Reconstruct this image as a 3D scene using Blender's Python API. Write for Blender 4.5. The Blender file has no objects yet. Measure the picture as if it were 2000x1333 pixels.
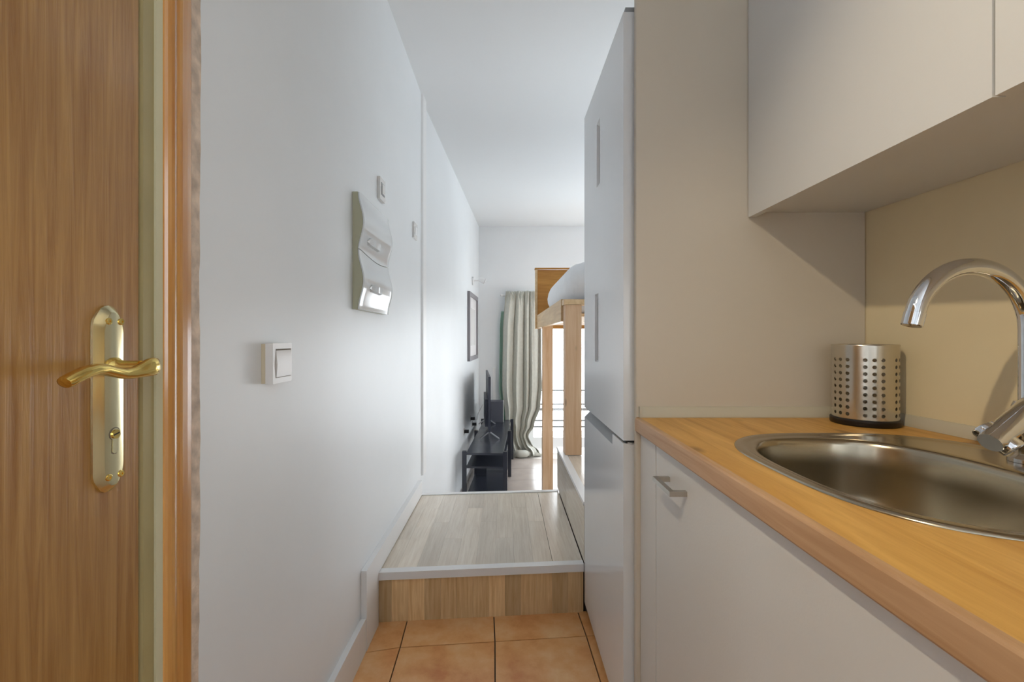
import bpy, bmesh, math, random
from mathutils import Vector, Matrix
random.seed(7)
PI = math.pi
scn = bpy.context.scene
COL = scn.collection

# ------------------------------------------------------------------ camera
cam_d = bpy.data.cameras.new('camera'); cam = bpy.data.objects.new('camera', cam_d); COL.objects.link(cam)
cam.location = (0, 0, 1.11); cam.rotation_euler = (PI/2, 0, 0)
cam_d.sensor_width = 36; cam_d.lens = 16.0
cam_d.shift_x = 0.0075; cam_d.shift_y = -0.00325
cam_d.clip_start = 0.02
scn.camera = cam

# ------------------------------------------------------------------ world, light, exposure
w = bpy.data.worlds.new('world'); scn.world = w; w.use_nodes = True
bg = w.node_tree.nodes['Background']
bg.inputs[0].default_value = (0.895, 0.952, 1.0, 1); bg.inputs[1].default_value = 5.5
scn.view_settings.view_transform = 'Standard'; scn.view_settings.look = 'None'
scn.view_settings.gamma = 1; scn.view_settings.use_curve_mapping = False
scn.view_settings.exposure = 0.40

def area_portal(name, loc, rot, sx, sy):
    l = bpy.data.lights.new(name, 'AREA'); l.shape = 'RECTANGLE'; l.size = sx; l.size_y = sy
    l.cycles.is_portal = True
    o = bpy.data.objects.new(name, l); COL.objects.link(o); o.location = loc; o.rotation_euler = rot
area_portal('daylight_window', (1.57, 6.05, 0.70), (-PI/2, 0, 0), 2.6, 2.2)
area_portal('daylight_added_side_window', (3.06, 4.1, 1.20), (PI/2, 0, PI/2), 1.9, 1.2)  # portal of the added living room window, out of view
area_portal('daylight_added_kitchen', (1.10, -1.40, 1.35), (PI/2, 0, PI/2), 1.0, 1.9)  # portal of the added kitchen window behind the viewer
# warm spot lamp on the kitchen ceiling, high by the entrance door
sl = bpy.data.lights.new('kitchen_spot', 'SPOT'); sl.energy = 38; sl.color = (1.0, 0.83, 0.57)
sl.spot_size = math.radians(64); sl.spot_blend = 1.0; sl.shadow_soft_size = 0.018
slo = bpy.data.objects.new('kitchen_spot', sl); COL.objects.link(slo)
slo.location = (-0.44, 0.10, 2.24)
slo.rotation_euler = (Vector((0.92, 0.66, 0.90)) - slo.location).to_track_quat('-Z', 'Y').to_euler()

# ------------------------------------------------------------------ materials
def nodes_of(name):
    m = bpy.data.materials.new(name); m.use_nodes = True
    nt = m.node_tree; b = nt.nodes['Principled BSDF']
    return m, nt, b
def rgb(c):  # sRGB 0-255 -> linear
    f = lambda v: (v/255/12.92) if v/255 <= 0.04045 else ((v/255+0.055)/1.055)**2.4
    return (f(c[0]), f(c[1]), f(c[2]), 1)
def plain(name, c, rough=0.5, metal=0.0, bump=None, var=0.0, vscale=6.0, coat=0.0, spec=None, rvar=0.0):
    m, nt, b = nodes_of(name)
    b.inputs['Base Color'].default_value = rgb(c)
    b.inputs['Roughness'].default_value = rough; b.inputs['Metallic'].default_value = metal
    if coat: b.inputs['Coat Weight'].default_value = coat; b.inputs['Coat Roughness'].default_value = 0.08
    if spec is not None: b.inputs['Specular IOR Level'].default_value = spec
    tc = nt.nodes.new('ShaderNodeTexCoord')
    if var or rvar:
        n = nt.nodes.new('ShaderNodeTexNoise'); n.inputs['Scale'].default_value = vscale; n.inputs['Detail'].default_value = 5
        nt.links.new(tc.outputs['Object'], n.inputs['Vector'])
        if var:
            r = nt.nodes.new('ShaderNodeValToRGB')
            r.color_ramp.elements[0].position = 0.3; r.color_ramp.elements[1].position = 0.7
            c0 = rgb([max(0, v*(1-var)) for v in c]); c1 = rgb([min(255, v*(1+var)) for v in c])
            r.color_ramp.elements[0].color = c0; r.color_ramp.elements[1].color = c1
            nt.links.new(n.outputs['Fac'], r.inputs['Fac']); nt.links.new(r.outputs['Color'], b.inputs['Base Color'])
        if rvar:
            mr = nt.nodes.new('ShaderNodeMapRange'); mr.inputs['To Min'].default_value = max(0, rough-rvar); mr.inputs['To Max'].default_value = rough+rvar
            nt.links.new(n.outputs['Fac'], mr.inputs['Value']); nt.links.new(mr.outputs['Result'], b.inputs['Roughness'])
    if bump:
        n2 = nt.nodes.new('ShaderNodeTexNoise'); n2.inputs['Scale'].default_value = bump[0]; n2.inputs['Detail'].default_value = 3
        nt.links.new(tc.outputs['Object'], n2.inputs['Vector'])
        bp = nt.nodes.new('ShaderNodeBump'); bp.inputs['Strength'].default_value = bump[1]; bp.inputs['Distance'].default_value = 0.01
        nt.links.new(n2.outputs['Fac'], bp.inputs['Height']); nt.links.new(bp.outputs['Normal'], b.inputs['Normal'])
    return m
def wood(name, dark, light, axis='z', scale=(60, 3), rough=0.35, coat=0.0, knots=0.0, hue=0.0, pores=0.0, spec=0.5):
    """grain stretched along an axis; knots: share of dark knots; hue: random tint per piece"""
    m, nt, b = nodes_of(name)
    tc = nt.nodes.new('ShaderNodeTexCoord'); mp = nt.nodes.new('ShaderNodeMapping')
    s = [scale[0]]*3; s['xyz'.index(axis)] = scale[1]
    mp.inputs['Scale'].default_value = s
    oi = nt.nodes.new('ShaderNodeObjectInfo')
    add = nt.nodes.new('ShaderNodeVectorMath'); add.operation = 'ADD'
    mul = nt.nodes.new('ShaderNodeMath'); mul.operation = 'MULTIPLY'; mul.inputs[1].default_value = 37.0
    nt.links.new(oi.outputs['Random'], mul.inputs[0])
    nt.links.new(tc.outputs['Object'], add.inputs[0]); nt.links.new(mul.outputs[0], add.inputs[1])
    nt.links.new(add.outputs[0], mp.inputs['Vector'])
    n = nt.nodes.new('ShaderNodeTexNoise'); n.inputs['Scale'].default_value = 1.0; n.inputs['Detail'].default_value = 8
    n.inputs['Roughness'].default_value = 0.62; n.inputs['Distortion'].default_value = 0.6
    nt.links.new(mp.outputs[0], n.inputs['Vector'])
    r = nt.nodes.new('ShaderNodeValToRGB'); r.color_ramp.elements[0].position = 0.32; r.color_ramp.elements[1].position = 0.68
    r.color_ramp.elements[0].color = rgb(dark); r.color_ramp.elements[1].color = rgb(light)
    nt.links.new(n.outputs['Fac'], r.inputs['Fac'])
    out = r.outputs['Color']
    # broad tone drift along the board
    n3 = nt.nodes.new('ShaderNodeTexNoise'); n3.inputs['Scale'].default_value = 2.2; n3.inputs['Detail'].default_value = 2
    nt.links.new(add.outputs[0], n3.inputs['Vector'])
    mr = nt.nodes.new('ShaderNodeMapRange'); mr.inputs['To Min'].default_value = 0.84; mr.inputs['To Max'].default_value = 1.16
    nt.links.new(n3.outputs['Fac'], mr.inputs['Value'])
    hs = nt.nodes.new('ShaderNodeHueSaturation'); nt.links.new(out, hs.inputs['Color'])
    if hue:
        mr2 = nt.nodes.new('ShaderNodeMapRange'); mr2.inputs['To Min'].default_value = 1-hue; mr2.inputs['To Max'].default_value = 1+hue
        nt.links.new(oi.outputs['Random'], mr2.inputs['Value'])
        mm = nt.nodes.new('ShaderNodeMath'); mm.operation = 'MULTIPLY'
        nt.links.new(mr.outputs[0], mm.inputs[0]); nt.links.new(mr2.outputs[0], mm.inputs[1]); nt.links.new(mm.outputs[0], hs.inputs['Value'])
    else:
        nt.links.new(mr.outputs[0], hs.inputs['Value'])
    out = hs.outputs['Color']
    if knots:
        v = nt.nodes.new('ShaderNodeTexVoronoi'); v.inputs['Scale'].default_value = 1.0
        mp2 = nt.nodes.new('ShaderNodeMapping'); s2 = [9.0]*3; s2['xyz'.index(axis)] = 4.0
        mp2.inputs['Scale'].default_value = s2
        nt.links.new(add.outputs[0], mp2.inputs['Vector']); nt.links.new(mp2.outputs[0], v.inputs['Vector'])
        kr = nt.nodes.new('ShaderNodeValToRGB'); kr.color_ramp.elements[0].position = 0.03; kr.color_ramp.elements[1].position = 0.13
        kr.color_ramp.elements[0].color = (knots, knots, knots, 1); kr.color_ramp.elements[1].color = (0, 0, 0, 1)
        nt.links.new(v.outputs['Distance'], kr.inputs['Fac'])
        mx = nt.nodes.new('ShaderNodeMixRGB'); nt.links.new(kr.outputs['Color'], mx.inputs['Fac'])
        nt.links.new(out, mx.inputs['Color1']); mx.inputs['Color2'].default_value = rgb([c*0.5 for c in dark])
        out = mx.outputs['Color']
    nt.links.new(out, b.inputs['Base Color'])
    b.inputs['Roughness'].default_value = rough; b.inputs['Specular IOR Level'].default_value = spec
    if coat: b.inputs['Coat Weight'].default_value = coat; b.inputs['Coat Roughness'].default_value = 0.12
    bp = nt.nodes.new('ShaderNodeBump'); bp.inputs['Strength'].default_value = 0.12 + pores; bp.inputs['Distance'].default_value = 0.002
    nt.links.new(n.outputs['Fac'], bp.inputs['Height']); nt.links.new(bp.outputs['Normal'], b.inputs['Normal'])
    return m
def brushed(name, c, rough, axis='z'):
    m, nt, b = nodes_of(name)
    b.inputs['Base Color'].default_value = rgb(c); b.inputs['Metallic'].default_value = 1.0
    tc = nt.nodes.new('ShaderNodeTexCoord'); mp = nt.nodes.new('ShaderNodeMapping')
    s = [350.0]*3; s['xyz'.index(axis)] = 6.0; mp.inputs['Scale'].default_value = s
    nt.links.new(tc.outputs['Object'], mp.inputs['Vector'])
    n = nt.nodes.new('ShaderNodeTexNoise'); n.inputs['Scale'].default_value = 1.0; n.inputs['Detail'].default_value = 4
    nt.links.new(mp.outputs[0], n.inputs['Vector'])
    mr = nt.nodes.new('ShaderNodeMapRange'); mr.inputs['To Min'].default_value = rough*0.92; mr.inputs['To Max'].default_value = rough*1.08
    nt.links.new(n.outputs['Fac'], mr.inputs['Value']); nt.links.new(mr.outputs[0], b.inputs['Roughness'])
    return m
M = {}
M['wall'] = plain('wall_paint', (234, 237, 239), 0.40, bump=(9, 0.10), var=0.012, vscale=1.6)
M['ceil'] = plain('ceiling_paint', (232, 234, 235), 0.8, bump=(6, 0.05))
M['cream'] = plain('splashback_cream', (226, 212, 178), 0.33, var=0.015, vscale=3)
M['panelw'] = plain('panel_melamine', (206, 197, 182), 0.40)
M['cabw'] = plain('cabinet_white', (214, 214, 213), 0.42, bump=(220, 0.03))
M['trimw'] = plain('trim_white', (240, 240, 240), 0.35)
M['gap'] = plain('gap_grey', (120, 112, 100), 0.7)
M['grey_strip'] = plain('upstand_grey', (196, 190, 172), 0.38)
M['door'] = wood('door_oak', (148, 102, 50), (182, 140, 82), 'z', (110, 4), 0.30, coat=0.35, pores=0.3)
M['arch'] = wood('architrave_oak', (186, 122, 56), (210, 156, 86), 'z', (70, 2.2), 0.22, coat=0.8)
M['olive'] = plain('jamb_champagne', (172, 158, 112), 0.35, var=0.05, vscale=5)
M['olive2'] = plain('jamb_lip', (204, 198, 166), 0.35)
M['rag'] = plain('ragged_plaster', (214, 196, 178), 0.9, var=0.12, vscale=38, bump=(90, 0.3))
M['brass'] = plain('brass_polished', (236, 206, 122), 0.13, 1.0, rvar=0.05, vscale=20)
M['brass2'] = plain('brass_satin', (226, 216, 176), 0.20, 1.0)
M['black'] = plain('dark_slot', (18, 18, 18), 0.6)
M['terra'] = None
M['grout'] = plain('grout_dark', (84, 70, 58), 0.9)
M['lam'] = wood('laminate_oak', (208, 170, 120), (234, 204, 158), 'z', (90, 5), 0.36, hue=0.24)
M['lam_floor'] = wood('laminate_oak_floor', (212, 198, 180), (230, 220, 204), 'y', (90, 5), 0.24, hue=0.14, coat=0.25)
M['chrome'] = plain('chrome', (222, 224, 228), 0.06, 1.0)
M['steel'] = brushed('steel_sink', (176, 166, 148), 0.21, 'y')
M['steelh'] = brushed('steel_holder', (204, 198, 186), 0.24, 'z')
M['alu'] = plain('handle_satin_nickel', (188, 184, 176), 0.34, 1.0)
M['fridge'] = plain('fridge_white', (226, 229, 232), 0.16, bump=(14, 0.015))
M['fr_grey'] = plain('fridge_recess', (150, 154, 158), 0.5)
M['work'] = wood('worktop_oak', (188, 136, 62), (224, 176, 98), 'y', (36, 2.4), 0.42, knots=0.6, spec=0.35)
M['workedge'] = wood('worktop_edge', (176, 136, 96), (198, 160, 122), 'y', (60, 3.0), 0.45, knots=0.2)
M['pine'] = wood('pine', (206, 162, 122), (228, 196, 160), 'z', (34, 2.2), 0.42, knots=0.8)
M['piney'] = wood('pine_rail', (206, 170, 124), (228, 198, 154), 'y', (34, 2.2), 0.42, knots=0.5)
M['head'] = wood('headboard_orange', (176, 118, 48), (200, 142, 66), 'x', (30, 2.5), 0.45)
M['linen'] = plain('white_linen', (244, 245, 247), 0.85, bump=(26, 0.25))
M['curt'] = plain('curtain_linen', (206, 206, 196), 0.85, bump=(240, 0.12), var=0.02, vscale=30)
M['lining'] = plain('curtain_lining_green', (158, 188, 174), 0.85)
M['blackw'] = plain('bench_black', (50, 54, 64), 0.24, rvar=0.06, vscale=9)
M['tv'] = plain('tv_plastic', (58, 62, 76), 0.42)
M['screen'] = plain('tv_screen', (16, 17, 20), 0.12)
M['silver'] = plain('silver_foot', (190, 192, 198), 0.28, 1.0)
M['boxgrey'] = plain('box_grey', (84, 88, 100), 0.5)
M['picframe'] = plain('frame_grey', (136, 132, 136), 0.45)
M['mat'] = plain('picture_mat', (218, 216, 216), 0.6, var=0.02, vscale=4)
M['plastic'] = plain('switch_plastic', (226, 224, 222), 0.25)
M['plasticy'] = plain('switch_base_aged', (208, 196, 170), 0.35)
M['gloss'] = plain('fusebox_gloss', (218, 222, 224), 0.10)
M['fbside_shade'] = plain('fusebox_side_shade', (176, 176, 152), 0.4)  # olive tone paints in the side's shade and reflected colour
M['gtile'] = plain('floor_tile_grey', (188, 176, 168), 0.20, var=0.03, vscale=7)
M['ggrout'] = plain('grout_light', (206, 200, 194), 0.8)
M['rubber'] = plain('black_base', (20, 18, 20), 0.4)
M['pvc'] = plain('window_pvc', (238, 239, 240), 0.3)
M['rail'] = plain('railing_grey', (78, 78, 76), 0.6)
M['slab'] = plain('balcony_slab', (190, 188, 182), 0.8)

def terracotta():
    m, nt, b = nodes_of('terracotta')
    tc = nt.nodes.new('ShaderNodeTexCoord'); oi = nt.nodes.new('ShaderNodeObjectInfo')
    mul = nt.nodes.new('ShaderNodeMath'); mul.operation = 'MULTIPLY'; mul.inputs[1].default_value = 23
    nt.links.new(oi.outputs['Random'], mul.inputs[0])
    add = nt.nodes.new('ShaderNodeVectorMath'); nt.links.new(tc.outputs['Object'], add.inputs[0]); nt.links.new(mul.outputs[0], add.inputs[1])
    n = nt.nodes.new('ShaderNodeTexNoise'); n.inputs['Scale'].default_value = 7; n.inputs['Detail'].default_value = 8; n.inputs['Roughness'].default_value = 0.65
    nt.links.new(add.outputs[0], n.inputs['Vector'])
    r = nt.nodes.new('ShaderNodeValToRGB'); e = r.color_ramp.elements
    e[0].position = 0.3; e[0].color = rgb((222, 144, 84)); e[1].position = 0.72; e[1].color = rgb((252, 206, 152))
    k = e.new(0.5); k.color = rgb((242, 180, 118))
    nt.links.new(n.outputs['Fac'], r.inputs['Fac']); nt.links.new(r.outputs['Color'], b.inputs['Base Color'])
    b.inputs['Roughness'].default_value = 0.32
    bp = nt.nodes.new('ShaderNodeBump'); bp.inputs['Strength'].default_value = 0.15; bp.inputs['Distance'].default_value = 0.01
    nt.links.new(n.outputs['Fac'], bp.inputs['Height']); nt.links.new(bp.outputs['Normal'], b.inputs['Normal'])
    return m
M['terra'] = terracotta()
def glass():
    m, nt, b = nodes_of('window_glass')
    for n in list(nt.nodes):
        if n.type == 'BSDF_PRINCIPLED': nt.nodes.remove(n)
    t = nt.nodes.new('ShaderNodeBsdfTransparent'); g = nt.nodes.new('ShaderNodeBsdfGlossy'); g.inputs['Roughness'].default_value = 0.02
    mx = nt.nodes.new('ShaderNodeMixShader'); mx.inputs[0].default_value = 0.06
    nt.links.new(t.outputs[0], mx.inputs[1]); nt.links.new(g.outputs[0], mx.inputs[2])
    nt.links.new(mx.outputs[0], nt.nodes['Material Output'].inputs['Surface'])
    return m
M['glass'] = glass()

# ------------------------------------------------------------------ mesh helpers
ORG = {}
def tag(o, label=None, cat=None, group=None, kind=None):
    if label: o['label'] = label
    if cat: o['category'] = cat
    if group: o['group'] = group
    if kind: o['kind'] = kind
    return o
def thing(name, label, cat, loc=(0, 0, 0), group=None, kind=None):
    o = bpy.data.objects.new(name, None); COL.objects.link(o); o.location = loc; o.empty_display_size = 0.05
    ORG[o.name] = Vector(loc)
    return tag(o, label, cat, group, kind)
def obj(name, bm, mat, parent=None, smooth=False, bevel=0.0, seg=2):
    """bm holds world coordinates; origin goes to the base centre of the mesh"""
    if bevel:
        bmesh.ops.bevel(bm, geom=[e for e in bm.edges if e.is_manifold and e.calc_face_angle(0) > 0.5], offset=bevel, segments=seg, affect='EDGES', profile=0.5, clamp_overlap=True)
    bmesh.ops.recalc_face_normals(bm, faces=bm.faces)
    vs = [v.co for v in bm.verts]
    lo = Vector([min(v[i] for v in vs) for i in range(3)]); hi = Vector([max(v[i] for v in vs) for i in range(3)])
    c = Vector(((lo.x+hi.x)/2, (lo.y+hi.y)/2, lo.z))
    bmesh.ops.translate(bm, verts=bm.verts, vec=-c)
    me = bpy.data.meshes.new(name); bm.to_mesh(me); bm.free()
    o = bpy.data.objects.new(name, me); COL.objects.link(o)
    if mat is not None: me.materials.append(M[mat])
    if smooth:
        for p in me.polygons: p.use_smooth = True
        if hasattr(me, 'set_sharp_from_angle'): me.set_sharp_from_angle(angle=math.radians(smooth if smooth > 1 else 40))
    ORG[o.name] = c
    if parent is not None:
        o.parent = parent; o.location = c - ORG[parent.name]
    else:
        o.location = c
    return o
def nb(): return bmesh.new()
def add_box(bm, x0, x1, y0, y1, z0, z1, rot=None, piv=None):
    vs = [bm.verts.new((x, y, z)) for z in (z0, z1) for y in (y0, y1) for x in (x0, x1)]
    for f in ((0, 2, 3, 1), (4, 5, 7, 6), (0, 1, 5, 4), (2, 6, 7, 3), (0, 4, 6, 2), (1, 3, 7, 5)):
        bm.faces.new([vs[i] for i in f])
    if rot is not None: bmesh.ops.rotate(bm, verts=vs, cent=piv, matrix=rot)
    return vs
def box(name, x0, x1, y0, y1, z0, z1, mat, parent=None, bevel=0.0, seg=2, smooth=False):
    bm = nb(); add_box(bm, x0, x1, y0, y1, z0, z1)
    return obj(name, bm, mat, parent, smooth=smooth or (bevel > 0), bevel=bevel, seg=seg)
def add_prism(bm, poly, z0, z1):
    a = [bm.verts.new((p[0], p[1], z0)) for p in poly]; b = [bm.verts.new((p[0], p[1], z1)) for p in poly]
    n = len(poly)
    bm.faces.new(a[::-1]); bm.faces.new(b)
    for i in range(n): bm.faces.new((a[i], a[(i+1) % n], b[(i+1) % n], b[i]))
def prism(name, poly, z0, z1, mat, parent=None, bevel=0.0, seg=2):
    bm = nb(); add_prism(bm, poly, z0, z1); return obj(name, bm, mat, parent, smooth=bevel > 0, bevel=bevel, seg=seg)
def add_loft(bm, rings, cap0=True, cap1=True, closed=True):
    R = [[bm.verts.new(p) for p in r] for r in rings]
    n = len(R[0])
    for a, b in zip(R[:-1], R[1:]):
        for i in range(n if closed else n-1):
            bm.faces.new((a[i], a[(i+1) % n], b[(i+1) % n], b[i]))
    if cap0: bm.faces.new(R[0][::-1])
    if cap1: bm.faces.new(R[-1])
    return R
def frame_path(pts):
    T = []
    for i in range(len(pts)):
        a = pts[max(0, i-1)]; b = pts[min(len(pts)-1, i+1)]
        T.append((Vector(b)-Vector(a)).normalized())
    return T
def add_tube(bm, pts, rad, n=14, up=(0, 0, 1), flat=None):
    """sweep; rad: number or list; flat: list of (ra, rb) half sizes along side and up"""
    T = frame_path(pts); rings = []
    u = Vector(up)
    for i, p in enumerate(pts):
        t = T[i]
        s = t.cross(u)
        if s.length < 1e-3: s = t.cross(Vector((1, 0, 0)))
        s.normalize(); v = s.cross(t).normalized()
        ra, rb = flat[i] if flat else ((rad[i], rad[i]) if isinstance(rad, (list, tuple)) else (rad, rad))
        rings.append([Vector(p) + s*ra*math.cos(2*PI*k/n) + v*rb*math.sin(2*PI*k/n) for k in range(n)])
    add_loft(bm, rings)
def add_bar(bm, a, b, wx, wz, up=(0, 0, 1)):
    a = Vector(a); b = Vector(b); t = (b-a).normalized(); u = Vector(up)
    s = t.cross(u)
    if s.length < 1e-3: s = t.cross(Vector((1, 0, 0)))
    s.normalize(); v = s.cross(t)
    rings = [[p + s*i*wx/2 + v*j*wz/2 for i, j in ((-1, -1), (1, -1), (1, 1), (-1, 1))] for p in (a, b)]
    add_loft(bm, rings)
def add_lathe(bm, prof, cx, cy, n=32, cap0=True, cap1=True):
    add_loft(bm, [[(cx+r*math.cos(2*PI*k/n), cy+r*math.sin(2*PI*k/n), z) for k in range(n)] for r, z in prof], cap0, cap1)
def cut(o, cutters):
    """boolean difference baked into the mesh"""
    for bm in cutters:
        me = bpy.data.meshes.new('cut'); bmesh.ops.recalc_face_normals(bm, faces=bm.faces); bm.to_mesh(me); bm.free()
        c = bpy.data.objects.new('cut', me); COL.objects.link(c)
        org = ORG[o.name]
        me.transform(Matrix.Translation(-org))
        par = o.parent; loc = o.location.copy(); o.parent = None; o.location = (0, 0, 0)
        md = o.modifiers.new('b', 'BOOLEAN'); md.operation = 'DIFFERENCE'; md.object = c; md.solver = 'EXACT'
        bpy.context.view_layer.update()
        dg = bpy.context.evaluated_depsgraph_get()
        new = bpy.data.meshes.new_from_object(o.evaluated_get(dg))
        o.modifiers.clear(); old = o.data; o.data = new; bpy.data.meshes.remove(old)
        bpy.data.objects.remove(c); bpy.data.meshes.remove(me)
        o.parent = par; o.location = loc
def superell(cx, cy, a, b, n, k=96):
    out = []
    for i in range(k):
        t = 2*PI*i/k; c, s = math.cos(t), math.sin(t)
        out.append((cx + a*math.copysign(abs(c)**(2/n), c), cy + b*math.copysign(abs(s)**(2/n), s)))
    return out

# ------------------------------------------------------------------ room geometry constants
CEIL = 2.56; FL2 = -0.39; FARY = 5.93; BACKY = -2.0
def wl(y): return -0.515 + 0.010*(y-0.6)                 # near left wall surface
def wl2(y): return -0.500 + 0.0535*(y-2.80)              # living room left wall surface
def wr(y): return 0.945 + 0.045*(1.19-y)                 # kitchen back wall surface
TRY = 2.80
S = lambda o, n=None: tag(o, kind='structure')

# floor slab of the kitchen with terracotta tiles as pieces
fl = S(prism('floor', [(-0.64, BACKY), (wr(BACKY)+0.1, BACKY), (wr(1.8)+0.1, 1.83), (-0.64, 1.83)], -0.12, -0.004, 'grout'))
A0 = Vector((-0.034, 1.655, 0)); du = Vector((0.338, 0.031, 0)); dv = Vector((-0.0076, 0.338, 0))
tile_meshes = {}
for i in range(-2, 4):
    for j in range(-9, 1):
        p = A0 + du*i + dv*j
        g = 0.0022
        q = [p + du*a + dv*b for a, b in ((g/.338, g/.338), (1-g/.338, g/.338), (1-g/.338, 1-g/.338), (g/.338, 1-g/.338))]
        # keep tiles within the room
        x0, x1 = wl(p.y)+0.002, 0.99
        if max(v.x for v in q) < x0 or min(v.x for v in q) > x1 or max(v.y for v in q) < BACKY+0.02: continue
        yl = lambda X: 1.809 + 0.083*(X+0.1) - 0.004
        pol = []
        for v in q:
            X = min(max(v.x, x0), x1); Y = min(max(v.y, BACKY+0.002), yl(X)); pol.append((X, Y))
        bm = nb(); add_prism(bm, pol, -0.004, 0.004 - random.random()*0.0008)
        obj('tile', bm, 'terra', fl, smooth=True, bevel=0.0016, seg=1)

# walls
S(prism('wall_left', [(wl(0.735), 0.735), (wl(TRY), TRY), (wl(TRY)-0.14, TRY), (wl(0.735)-0.14, 0.735)], -0.12, CEIL, 'wall'))
S(prism('wall_left_behind', [(wl(BACKY), BACKY), (wl(-0.32), -0.32), (wl(-0.32)-0.14, -0.32), (wl(BACKY)-0.14, BACKY)], -0.12, CEIL, 'wall'))
S(prism('wall_left_over_door', [(wl(-0.32), -0.32), (wl(0.735), 0.735), (wl(0.735)-0.14, 0.735), (wl(-0.32)-0.14, -0.32)], 2.10, CEIL, 'wall'))
S(prism('wall_living_left', [(wl2(TRY), TRY+0.002), (wl2(FARY), FARY), (wl2(FARY)-0.2, FARY), (wl2(TRY)-0.14, TRY+0.002)], FL2-0.1, CEIL, 'wall'))
S(prism('wall_right', [(wr(-0.86), -0.86), (wr(1.83), 1.83), (wr(1.83)+0.12, 1.83), (wr(-0.86)+0.12, -0.86)], -0.12, CEIL, 'cream'))
bm = nb()
for (a, b, c, d) in ((-0.90, -0.861, -0.12, CEIL), (BACKY, -1.90, -0.12, CEIL), (-1.90, -0.90, -0.12, 0.40), (-1.90, -0.90, 2.30, CEIL)):
    add_prism(bm, [(wr(a), a), (wr(a)+0.12, a), (wr(b)+0.12, b), (wr(b), b)], c, d)
S(obj('wall_right_behind', bm, 'wall'))
S(box('wall_living_near', wr(1.83)+0.12, 3.0, 1.83, 1.93, FL2-0.1, CEIL, 'wall'))
bm = nb()
add_box(bm, 3.0, 3.12, 1.83, 3.15, FL2-0.1, CEIL); add_box(bm, 3.0, 3.12, 5.05, FARY+0.2, FL2-0.1, CEIL)
add_box(bm, 3.0, 3.12, 3.15, 5.05, FL2-0.1, 0.6); add_box(bm, 3.0, 3.12, 3.15, 5.05, 1.8, CEIL)
S(obj('wall_living_right', bm, 'wall'))
# far wall with the balcony door opening
WX0, WX1, WZ1 = 0.26, 2.88, 1.72  # opening widened to the right, out of view, for more daylight
bm = nb()
add_box(bm, -0.55, WX0, FARY, FARY+0.2, FL2-0.1, CEIL); add_box(bm, WX1, 3.12, FARY, FARY+0.2, FL2-0.1, CEIL)
add_box(bm, WX0, WX1, FARY, FARY+0.2, WZ1, CEIL)
S(obj('wall_far', bm, 'wall'))
S(box('wall_back', -0.75, 1.25, BACKY-0.12, BACKY-0.001, -0.12, CEIL, 'wall'))
S(box('ceiling', -0.75, 3.15, BACKY-0.12, FARY+0.2, CEIL, CEIL+0.12, 'ceil'))

# living room floor: tiles on a light grout bed
fl2 = S(box('floor_living', -0.62, 3.0, 2.62, FARY, FL2-0.12, FL2-0.003, 'ggrout'))
R5 = Matrix.Rotation(math.radians(-3.06), 3, 'Z')
tmesh = None
for i in range(0, 4):
    for j in range(0, 8):
        cx = -0.305 + i*0.425; cy = 2.87 + j*0.425
        if cy > 5.72 + 0.0: continue
        x0 = cx-0.2105; x1 = cx+0.2105
        if tmesh is None:
            bm = nb(); add_box(bm, -0.2105, 0.2105, -0.2105, 0.2105, 0, 0.006)
            o = obj('tile', bm, 'gtile', fl2, smooth=True, bevel=0.001, seg=1); tmesh = o.data
        else:
            o = bpy.data.objects.new('tile', tmesh); COL.objects.link(o); o.parent = fl2
        shift = 0.0535*(cy-2.8)+0.02
        o.location = Vector((cx+shift+0.012, cy, FL2-0.0035)) - ORG[fl2.name]

# ------------------------------------------------------------------ step platform (laminate)
PZ = 0.200
def yn(X): return 1.800 + 0.083*(X+0.1)                  # riser line
def yf(X): return 2.655 + 0.075*(X+0.1)                  # far edge
XL, XR = wl(1.78)+0.0008, 0.3185
plat = S(prism('step_platform', [(XL, yn(XL)+0.012), (XR, yn(XR)+0.012), (XR, yf(XR)), (XL, yf(XL))], -0.50, PZ-0.008, 'grout'))
# riser strips
n = 13; wd = (XR-XL)/n
for i in range(n):
    a = XL + i*wd + 0.0002; b = XL + (i+1)*wd - 0.0002
    prism('riser_strip', [(a, yn(a)), (b, yn(b)), (b, yn(b)+0.0115), (a, yn(a)+0.0115)], 0.001, PZ-0.028, 'lam', plat)
# tread planks, strips run away from the viewer, staggered ends
cuts = [XL + k*(0.195-XL)/9 for k in range(10)]
for k in range(9):
    a, b = cuts[k]+0.0002, cuts[k+1]-0.0002
    m_ = 2.05 + ((k*0.37) % 0.55)
    for (s0, s1) in ((None, m_), (m_, None)):
        ya = (lambda X: yn(X)+0.022) if s0 is None else (lambda X: m_+0.0002)
        yb = (lambda X: yf(X)-0.004) if s1 is None else (lambda X: m_-0.0002)
        prism('plank', [(a, ya(a)), (b, ya(b)), (b, yb(b)), (a, yb(a))], PZ-0.008, PZ, 'lam_floor', plat)
a, b = 0.1965, XR-0.0005
prism('plank', [(a, yn(a)+0.022), (b, yn(b)+0.022), (b, yf(b)-0.004), (a, yf(a)-0.004)], PZ-0.008, PZ+0.0012, 'lam_floor', plat)
# white nosings
prism('nosing', [(XL, yn(XL)-0.014), (XR, yn(XR)-0.014), (XR, yn(XR)+0.021), (XL, yn(XL)+0.021)], PZ-0.027, PZ+0.003, 'trimw', plat, bevel=0.006, seg=3)
prism('nosing', [(XL, yf(XL)-0.0035), (XR, yf(XR)-0.0035), (XR, yf(XR)+0.028), (XL, yf(XL)+0.028)], PZ-0.022, PZ+0.004, 'trimw', plat, bevel=0.003)

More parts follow.
